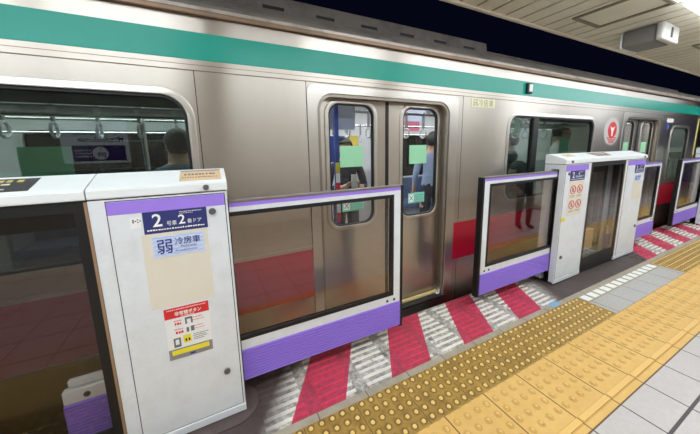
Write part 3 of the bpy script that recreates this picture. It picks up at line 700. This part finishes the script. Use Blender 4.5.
def housing(name, label, x0, a, b, x1, kind):
    g = thing('gate_housing', label, 'platform gate housing', ((x0+x1)/2, (YC+YK)/2, 0), 'white platform gate housings')
    if kind != 'near': obj('drive_box', bbox(a+.14, a+.42, YS+.0, YS+.06, .24, .50, .006, 1), 'tan_label', g)
    def cab(p, q, bay_left):
        """one white end cabinet; bay_left: the glass bay lies to its left"""
        body = boxes((p, q, YC, YC+.055, .02, 1.344), (p, q, YK-.065, YK, .02, 1.344), (p, q, YC+.055, YK-.065, 1.292, 1.344))
        c = obj('end_cabinet', body, 'white', g)
        obj('slot_lining', boxes((p+.05, q-.05, YC+.056, YS-.003, .03, 1.29), (p+.05, q-.05, YS2+.003, YK-.066, .03, 1.29)), 'black', c)
        d0, d1 = (p+.063, q-.014) if bay_left else (p+.014, q-.063)
        obj('door_gap', boxes((d0-.004, d1+.004, YC-.0006, YC, .062, 1.337)), 'black', g)
        d = obj('front_door', bbox(d0, d1, YC-.004, YC-.0003, .066, 1.333, .001, 1), 'white', g)
        obj('purple_stripe', boxes((d0, d1, YC-.0046, YC-.0036, 1.272, 1.3325)), 'purple_strip', d)
        obj('foot_rail', bbox(p-.001, q+.001, YC-.005, YC+.02, .012, .056, .002, 1), 'white', g)
        obj('plinth', boxes((p+.01, q-.01, YC+.015, YK-.01, .0035, .02)), 'black', g)
        return d, d0, d1
    dl, l0, l1 = cab(x0, a, False); dr, r0, r1 = cab(b, x1, True)
    # lids
    for p, q in ((x0-.004, a-.003), (a+.003, b-.003), (b+.003, x1+.004)):
        bm = bmesh.new(); prism(bm, LIDP, p, q)
        bmesh.ops.bevel(bm, geom=[e for e in bm.edges if abs(e.verts[0].co.x-e.verts[1].co.x) > .1], offset=.004, segments=2, affect='EDGES')
        obj('lid', bm, 'white_lid', g)
    obj('lid_gasket', boxes((x0+.003, x1-.003, YC+.001, YK-.003, 1.344, 1.350)), 'black', g)
    for xe in (x0-.008, x1): obj('slot_seal', boxes((xe, xe+.008, YS-.008, YS-.001, .10, 1.29)), 'black', g)
    # glass bay
    obj('bay_frame', merge(plate(rect(a+.001, b-.001, .06, 1.342), [rect(a+.045, b-.05, .20, 1.30)], YC-.001, .016), plate(rect(a, b, .02, 1.342), [rect(a+.045, b-.045, .20, 1.20)], YK-.03, .02), boxes((a, b, YC+.03, YK-.035, 1.325, 1.343), (a, b, YC+.012, YK-.02, .0035, .06))), 'black', g)
    obj('bay_glass', boxes((a+.03, b-.03, YC+.003, YC+.008, .18, 1.32)), 'bay_glass', g)
    obj('bay_glass', boxes((a+.046, b-.046, YK-.025, YK-.02, .2, 1.20)), 'bay_glass', g)
    for e0, e1 in ((b-.012, b-.001), (a+.001, a+.006)): obj('bay_edge', boxes((e0, e1, YC-.003, YC-.0012, .03, 1.342)), 'tan_edge', g)
    if kind == 'near':
        lock(r1-.062, 1.245, dr); lock(r1-.068, .311, dr); lock(x1-.094, 1.372, g, YC-.009, .014)
        door_sign(-.303, -.033, '2', dr)
        sq(-.318, -.037, .775, 1.163, 'cream', 'cream_sticker', dr, -.0004)
        cool_sticker(-.279, -.056, 1.042, 1.147, dr); emergency_sticker(-.272, -.070, .475, .764, dr)
        s = sq(-.352, -.311, 1.20, 1.252, 'paper', 'small_sticker', dr)
        obj('print', boxes(*[(-.343+.009*i, -.337+.009*i, YF-.0018, YF-.001, 1.226+.006*j, 1.231+.006*j) for i, j in ((0,0),(0,1),(0,2),(1,1),(2,0),(2,2),(3,1))]), 'black_ink', s)
        on_lid([[(-.14, 1.615), (.052, 1.615), (.052, 1.735), (-.14, 1.735)]], 'tan_sticker', 'tan_label', g)
        on_lid([[(-.14, 1.735), (.052, 1.735), (.052, 1.752), (-.14, 1.752)]], 'sticker_edge', 'grey_label', g)
        on_lid(lid_dashes(-.12, .03, 1.685, .018, 9, 3)+lid_dashes(-.13, .04, 1.65, .008, 14, 4), 'sticker_lettering', 'grey_ink', g, .0025)
        on_lid([[(-1.35, 1.610), (-.675, 1.610), (-.68, 1.745), (-1.35, 1.745)]], 'warning_plate', 'plate_dark', g)
        on_lid(lid_dashes(-1.3, -.71, 1.705, .022, 18, 5), 'plate_lettering', 'gold_ink', g, .0025)
        on_lid(lid_dashes(-1.3, -.74, 1.675, .014, 14, 6)+lid_dashes(-1.3, -.74, 1.628, .008, 22, 7), 'small_lettering', 'cream', g, .0025)
    else:
        lock(l0+.062, 1.245, dl); lock(l0+.068, .311, dl, r=.02); lock(r1-.068, .411, dr, r=.02); lock(x0+.11, 1.372, g, YC-.009, .014); lock(x1-.09, 1.372, g, YC-.009, .014)
        sx = x0-3.33
        door_sign(3.435+sx, 3.735+sx, '2', dl); prohibit_label(3.435+sx, 3.735+sx, .775, 1.155, dl)
        sq(3.345+sx, 3.42+sx, .725, .77, 'yellow_ink', 'yellow_sticker', dl)
        door_sign(x1-.33, x1-.05, '1', dr); cool_sticker(x1-.31, x1-.12, 1.055, 1.14, dr); sq(x1-.33, x1-.06, .80, 1.05, 'cream', 'cream_sticker', dr, -.0004)
        on_lid([[(a+.25, 1.64), (a+.58, 1.64), (a+.64, 1.745), (a+.2, 1.745)]], 'warning_plate', plain('brown_plate_label', (120, 96, 88), .4), g)
        on_lid(lid_dashes(a+.3, a+.55, 1.69, .02, 9, 15), 'plate_lettering', 'cream', g, .0025)
        on_lid([[(x0+.17, 1.665), (x0+.36, 1.665), (x0+.36, 1.735), (x0+.17, 1.735)]], 'tan_sticker', 'tan_label', g)
    return g
housing('near', 'white gate housing nearest the camera, numbered 2, with emergency notice', -1.93, -1.38, -.492, .07, 'near')
housing('far', 'white gate housing with four red prohibition signs, second from the camera', 3.33, 3.87, 4.735, 5.345, 'far')
housing('last', 'white gate housing cut off by the right edge of the photo', 8.21, 8.75, 9.61, 10.22, 'far')

def screen(label, x0, x1, edge, tail):
    """sliding gate screen; edge: +1 free end at x1, -1 free end at x0; tail: x where the lower bar ends inside the housing"""
    g = thing('gate_screen', label, 'platform gate screen', ((x0+x1)/2, (YS+YS2)/2, .14), 'sliding platform gate screens')
    Z0, Z1 = .148, 1.280
    gx0, gx1 = (x0-.15, x1-.062) if edge > 0 else (x0+.062, x1+.15)
    fx0, fx1 = (x0-.18, x1) if edge > 0 else (x0, x1+.18)
    gz0, gz1 = .42, 1.215-.0
    obj('frame', plate(rect(fx0, fx1, .355, 1.262), [rect(gx0+.002, gx1-.002, gz0+.002, gz1-.002)], YS, YS2-YS, .003, 1), 'white', g)
    obj('gasket', plate(rect(gx0, gx1, gz0, gz1), [rect(gx0+.024, gx1-.024, gz0+.024, gz1-.024)], YS-.002, .03), 'black', g)
    obj('glass_pane', boxes((gx0+.02, gx1-.02, YS+.012, YS+.018, gz0+.02, gz1-.02)), 'gate_glass', g)
    obj('purple_strip', boxes((fx0, fx1-.002, YS-.0012, YS+.0002, 1.243, 1.264)), 'purple_strip', g)
    obj('top_cap', bbox(fx0, fx1, YS+.002, YS2, 1.262, Z1, .004, 2), 'grey_cap', g)
    # ribbed purple apron
    ax0, ax1 = (tail, fx1) if edge > 0 else (fx0, tail)
    prof = [(YS2, Z0), (YS+.001, Z0)]; n = 11; h = (.355-Z0)/n
    for k in range(n):
        z = Z0+h*k; prof += [(YS+.001, z+.001), (YS-.007, z+h*.3), (YS-.007, z+h*.75), (YS+.001, z+h*.97)]
    prof += [(YS+.001, .3549), (YS2, .3549)]
    bm = bmesh.new(); prism(bm, prof, ax0, ax1); obj('apron', bm, 'purple', g)
    # carrying bar reaching into the housing
    t0, t1 = (tail, fx0-.001) if edge > 0 else (fx1+.001, tail)
    obj('carrier_bar', merge(bbox(t0, t1, YS, YS2-.01, .356, .425, .003, 1), bbox(t0+(.02 if edge > 0 else 0), t1-(0 if edge > 0 else .02), YS+.018, YS2, .43, .465, .003, 1)), 'white', g)
    bm = bmesh.new(); hx = tail+.09*edge; disc_y(bm, hx, .388, .014, YS-.002, YS+.002, 16)
    for q in (.055, .12):
        e = x1-q if edge > 0 else x0+q
        disc_y(bm, e, .383, .0105, YS-.002, YS+.002, 16)
    obj('bolt_cap', bm, 'dark', g)
    ex = (x1, x1+.028) if edge > 0 else (x0-.028, x0)
    obj('edge_seal', bbox(ex[0], ex[1], YS+.003, YS2+.012, Z0-.02, Z1-.004, .004, 2), 'black', g)
    return g
screen('sliding gate screen beside the near housing, glass panel over purple ribbed apron', .06, 1.255, 1, -.725)
screen('sliding gate screen left of the housing with red prohibition signs', 2.185, 3.34, -1, 3.95)
screen('half hidden gate screen right of the housing with red prohibition signs', 5.34, 6.17, 1, 4.72)
screen('farthest gate screen at the right edge of the photo', 7.05, 8.22, -1, 8.8)

# ------------------------------------------------------------------ people
def person(label, loc, rot, pose='stand', shirt=(120, 130, 150), legs=(34, 34, 40), shoes=(24, 22, 22), group=None, scale=1.0, bald=False, phone=True):
    V, R, E, K = [], [], [], []
    def v(p, r, k, parent=None):
        V.append(Vector(p)); R.append(r); K.append(k)
        if parent is not None: E.append((parent, len(V)-1))
        return len(V)-1
    sit = pose == 'sit'
    dz = -.42 if sit else 0
    pel = v((0, 0, .93+dz), (.145, .11), 'legs')
    sp = v((0, .0, 1.08+dz), (.145, .105), 'shirt', pel); ch = v((0, .0, 1.25+dz), (.165, .115), 'shirt', sp); up = v((0, -.01, 1.37+dz), (.13, .095), 'shirt', ch)
    nk = v((0, 0, 1.47+dz), (.058, .058), 'skin', up); hb = v((0, .02, 1.54+dz), (.072, .08), 'skin', nk)
    hm = v((0, .015, 1.62+dz), (.08, .095), 'skin', hb); v((0, .0, 1.69+dz), (.06, .07), 'skin', hm)
    nose = v((0, .125, 1.585+dz), (.012, .014), 'skin', hb)
    for s in (-1, 1):
        v((s*.085, .0, 1.59+dz), (.012, .022), 'skin', hm)      # ear
        sh = v((s*.18, 0, 1.38+dz), (.062, .062), 'shirt', up)
        if phone:
            el = v((s*.235, .06, 1.12+dz), (.046, .046), 'shirt', sh); wr = v((s*.09, .26, 1.16+dz), (.028, .028), 'skin', el); hd = v((s*.06, .32, 1.185+dz), (.036, .022), 'skin', wr)
            f0, fd = Vector((s*.06, .32, 1.185+dz)), Vector((-s*.25, .75, .45))
        else:
            el = v((s*.235, -.02, 1.12+dz), (.046, .046), 'shirt', sh); wr = v((s*.25, .05, .90+dz), (.028, .028), 'skin', el); hd = v((s*.25, .07, .83+dz), (.024, .038), 'skin', wr)
            f0, fd = Vector((s*.25, .07, .83+dz)), Vector((0, .25, -.95))
        fd.normalize(); side = fd.cross(Vector((0, 0, 1)) if phone else Vector((1, 0, 0))).normalized()
        for q, ln in ((-1.5, .06), (-.5, .075), (.5, .078), (1.5, .068)):
            b = f0+side*.017*q+fd*.035; k1 = v(b, (.009, .009), 'skin', hd); k2 = v(b+fd*ln*.5+Vector((0, 0, .006)), (.0085, .0085), 'skin', k1); v(b+fd*ln, (.007, .007), 'skin', k2)
        th = f0+side*(-s*.032 if phone else .034)+fd*.012
        k1 = v(th, (.011, .011), 'skin', hd); v(th+fd*.035+side*(-s*.014 if phone else .012), (.009, .009), 'skin', k1)
        hp = v((s*.085, 0, .88+dz), (.095, .1), 'legs', pel)
        if sit: kn = v((s*.11, .45, .50), (.062, .062), 'legs', hp); an = v((s*.11, .46, .10), (.042, .042), 'legs', kn); hl = v((s*.11, .44, .045), (.038, .036), 'shoes', an); v((s*.12, .60, .03), (.04, .026), 'shoes', hl)
        else: kn = v((s*.095, .015, .50), (.064, .066), 'legs', hp); an = v((s*.10, -.01, .11), (.044, .046), 'legs', kn); hl = v((s*.10, -.02, .045), (.038, .04), 'shoes', an); v((s*.115, .14, .03), (.042, .026), 'shoes', hl)
    me = bpy.data.meshes.new('tmp'); me.from_pydata(V, E, []); o = bpy.data.objects.new('tmp', me); COL.objects.link(o)
    mod = o.modifiers.new('s', 'SKIN'); mod.use_smooth_shade = True
    for i, d in enumerate(me.skin_vertices[0].data):
        d.radius = R[i]; d.use_root = (i == 0)
    o.modifiers.new('u', 'SUBSURF').levels = 2
    ev = bpy.data.meshes.new_from_object(o.evaluated_get(bpy.context.evaluated_depsgraph_get()))
    bm = bmesh.new(); bm.from_mesh(ev); bpy.data.objects.remove(o); bpy.data.meshes.remove(me); bpy.data.meshes.remove(ev)
    names = ['shirt', 'legs', 'shoes', 'skin']
    segs = [(V[a], V[b], K[b] if K[a] != K[b] and K[b] in ('skin',) and K[a] == 'shirt' else K[a]) for a, b in E]
    def seg_d(p, a, b):
        d = b-a; t = max(0, min(1, (p-a).dot(d)/max(d.length_squared, 1e-9))); return (p-a-d*t).length
    for f in bm.faces:
        c = f.calc_center_median(); best = min(range(len(V)), key=lambda i: (c-V[i]).length-.4*max(R[i] if isinstance(R[i], tuple) else (R[i],)))
        k = K[best]
        if k == 'skin' and phone and False: pass
        f.material_index = names.index(k)
    mtx = Matrix.Translation(loc) @ Matrix.Rotation(rot, 4, 'Z') @ Matrix.Scale(scale, 4)
    t = thing('person', label, 'person', loc, group)
    bm.transform(mtx)
    body = obj('body', bm, None, t, True, [plain('shirt_cloth', shirt, .8), plain('leg_cloth', legs, .8), plain('shoe_leather', shoes, .5), M['skin']])
    # hair: a cap over skull and nape
    hbm = bmesh.new(); bmesh.ops.create_uvsphere(hbm, u_segments=24, v_segments=16, radius=1)
    c = Vector((0, -.012, 1.625+dz))
    kill = [q for q in hbm.verts if (q.co.z < -.05 and q.co.y > -.1) or q.co.z < -.75 or (q.co.y > .55 and q.co.z < .35)]
    bmesh.ops.delete(hbm, geom=kill, context='VERTS')
    for q in hbm.verts: q.co = Vector((q.co.x*.101, q.co.y*.118, q.co.z*.118))+c
    bmesh.ops.solidify(hbm, geom=hbm.faces[:], thickness=.012)
    hbm.transform(mtx); obj('hair', hbm, 'hair', t, True)
    eb = bmesh.new()
    for s in (-1, 1):
        g = bmesh.ops.create_uvsphere(eb, u_segments=10, v_segments=8, radius=.011)
        for q in g['verts']: q.co = Vector((q.co.x, q.co.y*.6, q.co.z*.6))+Vector((s*.033, .102, 1.612+dz))
    eb.transform(mtx); obj('eyes', eb, 'eye', t, True)
    return t, mtx, dz
def phone(mtx, dz, label):
    bm = bbox(-.036, .036, .395, .405, 1.17+dz, 1.32+dz, .003, 1); bm.transform(mtx)
    return tag(obj('smartphone', bm, 'paper'), label, 'phone')
FLZ = .031
person('passenger in grey blue shirt seen from behind in the near train window', (-.205, 2.62, FLZ), 0.3, 'stand', (128, 140, 165), scale=.98)
_, mt, dz = person('standing passenger in dark suit holding a phone, through the left door window', (1.44, 2.98, FLZ), math.pi-.2, 'stand', (46, 48, 58), (30, 30, 36), scale=.95)
phone(mt, dz, 'white smartphone held by the passenger in dark suit')
person('standing passenger in pale blue shirt, through the right door window', (2.82, 3.0, FLZ), -.6, 'stand', (160, 180, 214), (60, 64, 76), phone=False)
person('dark haired standing passenger by the left end of the second train window', (4.48, 2.98, FLZ), .2, 'stand', (60, 66, 70), scale=.99)
person('dark haired seated passenger low in the left end of the second train window', (3.78, 2.38, FLZ), 0, 'sit', (58, 62, 66), phone=False)
person('passenger in white shirt facing the platform in the second train window', (4.97, 2.47, FLZ), math.pi+.9, 'stand', (216, 220, 218), scale=1.07, phone=False)
person('person in dark trousers waiting on the platform, reflected in the gate glass', (5.28, .2, .002), .5, 'stand', (150, 150, 120), (44, 46, 56), phone=False)
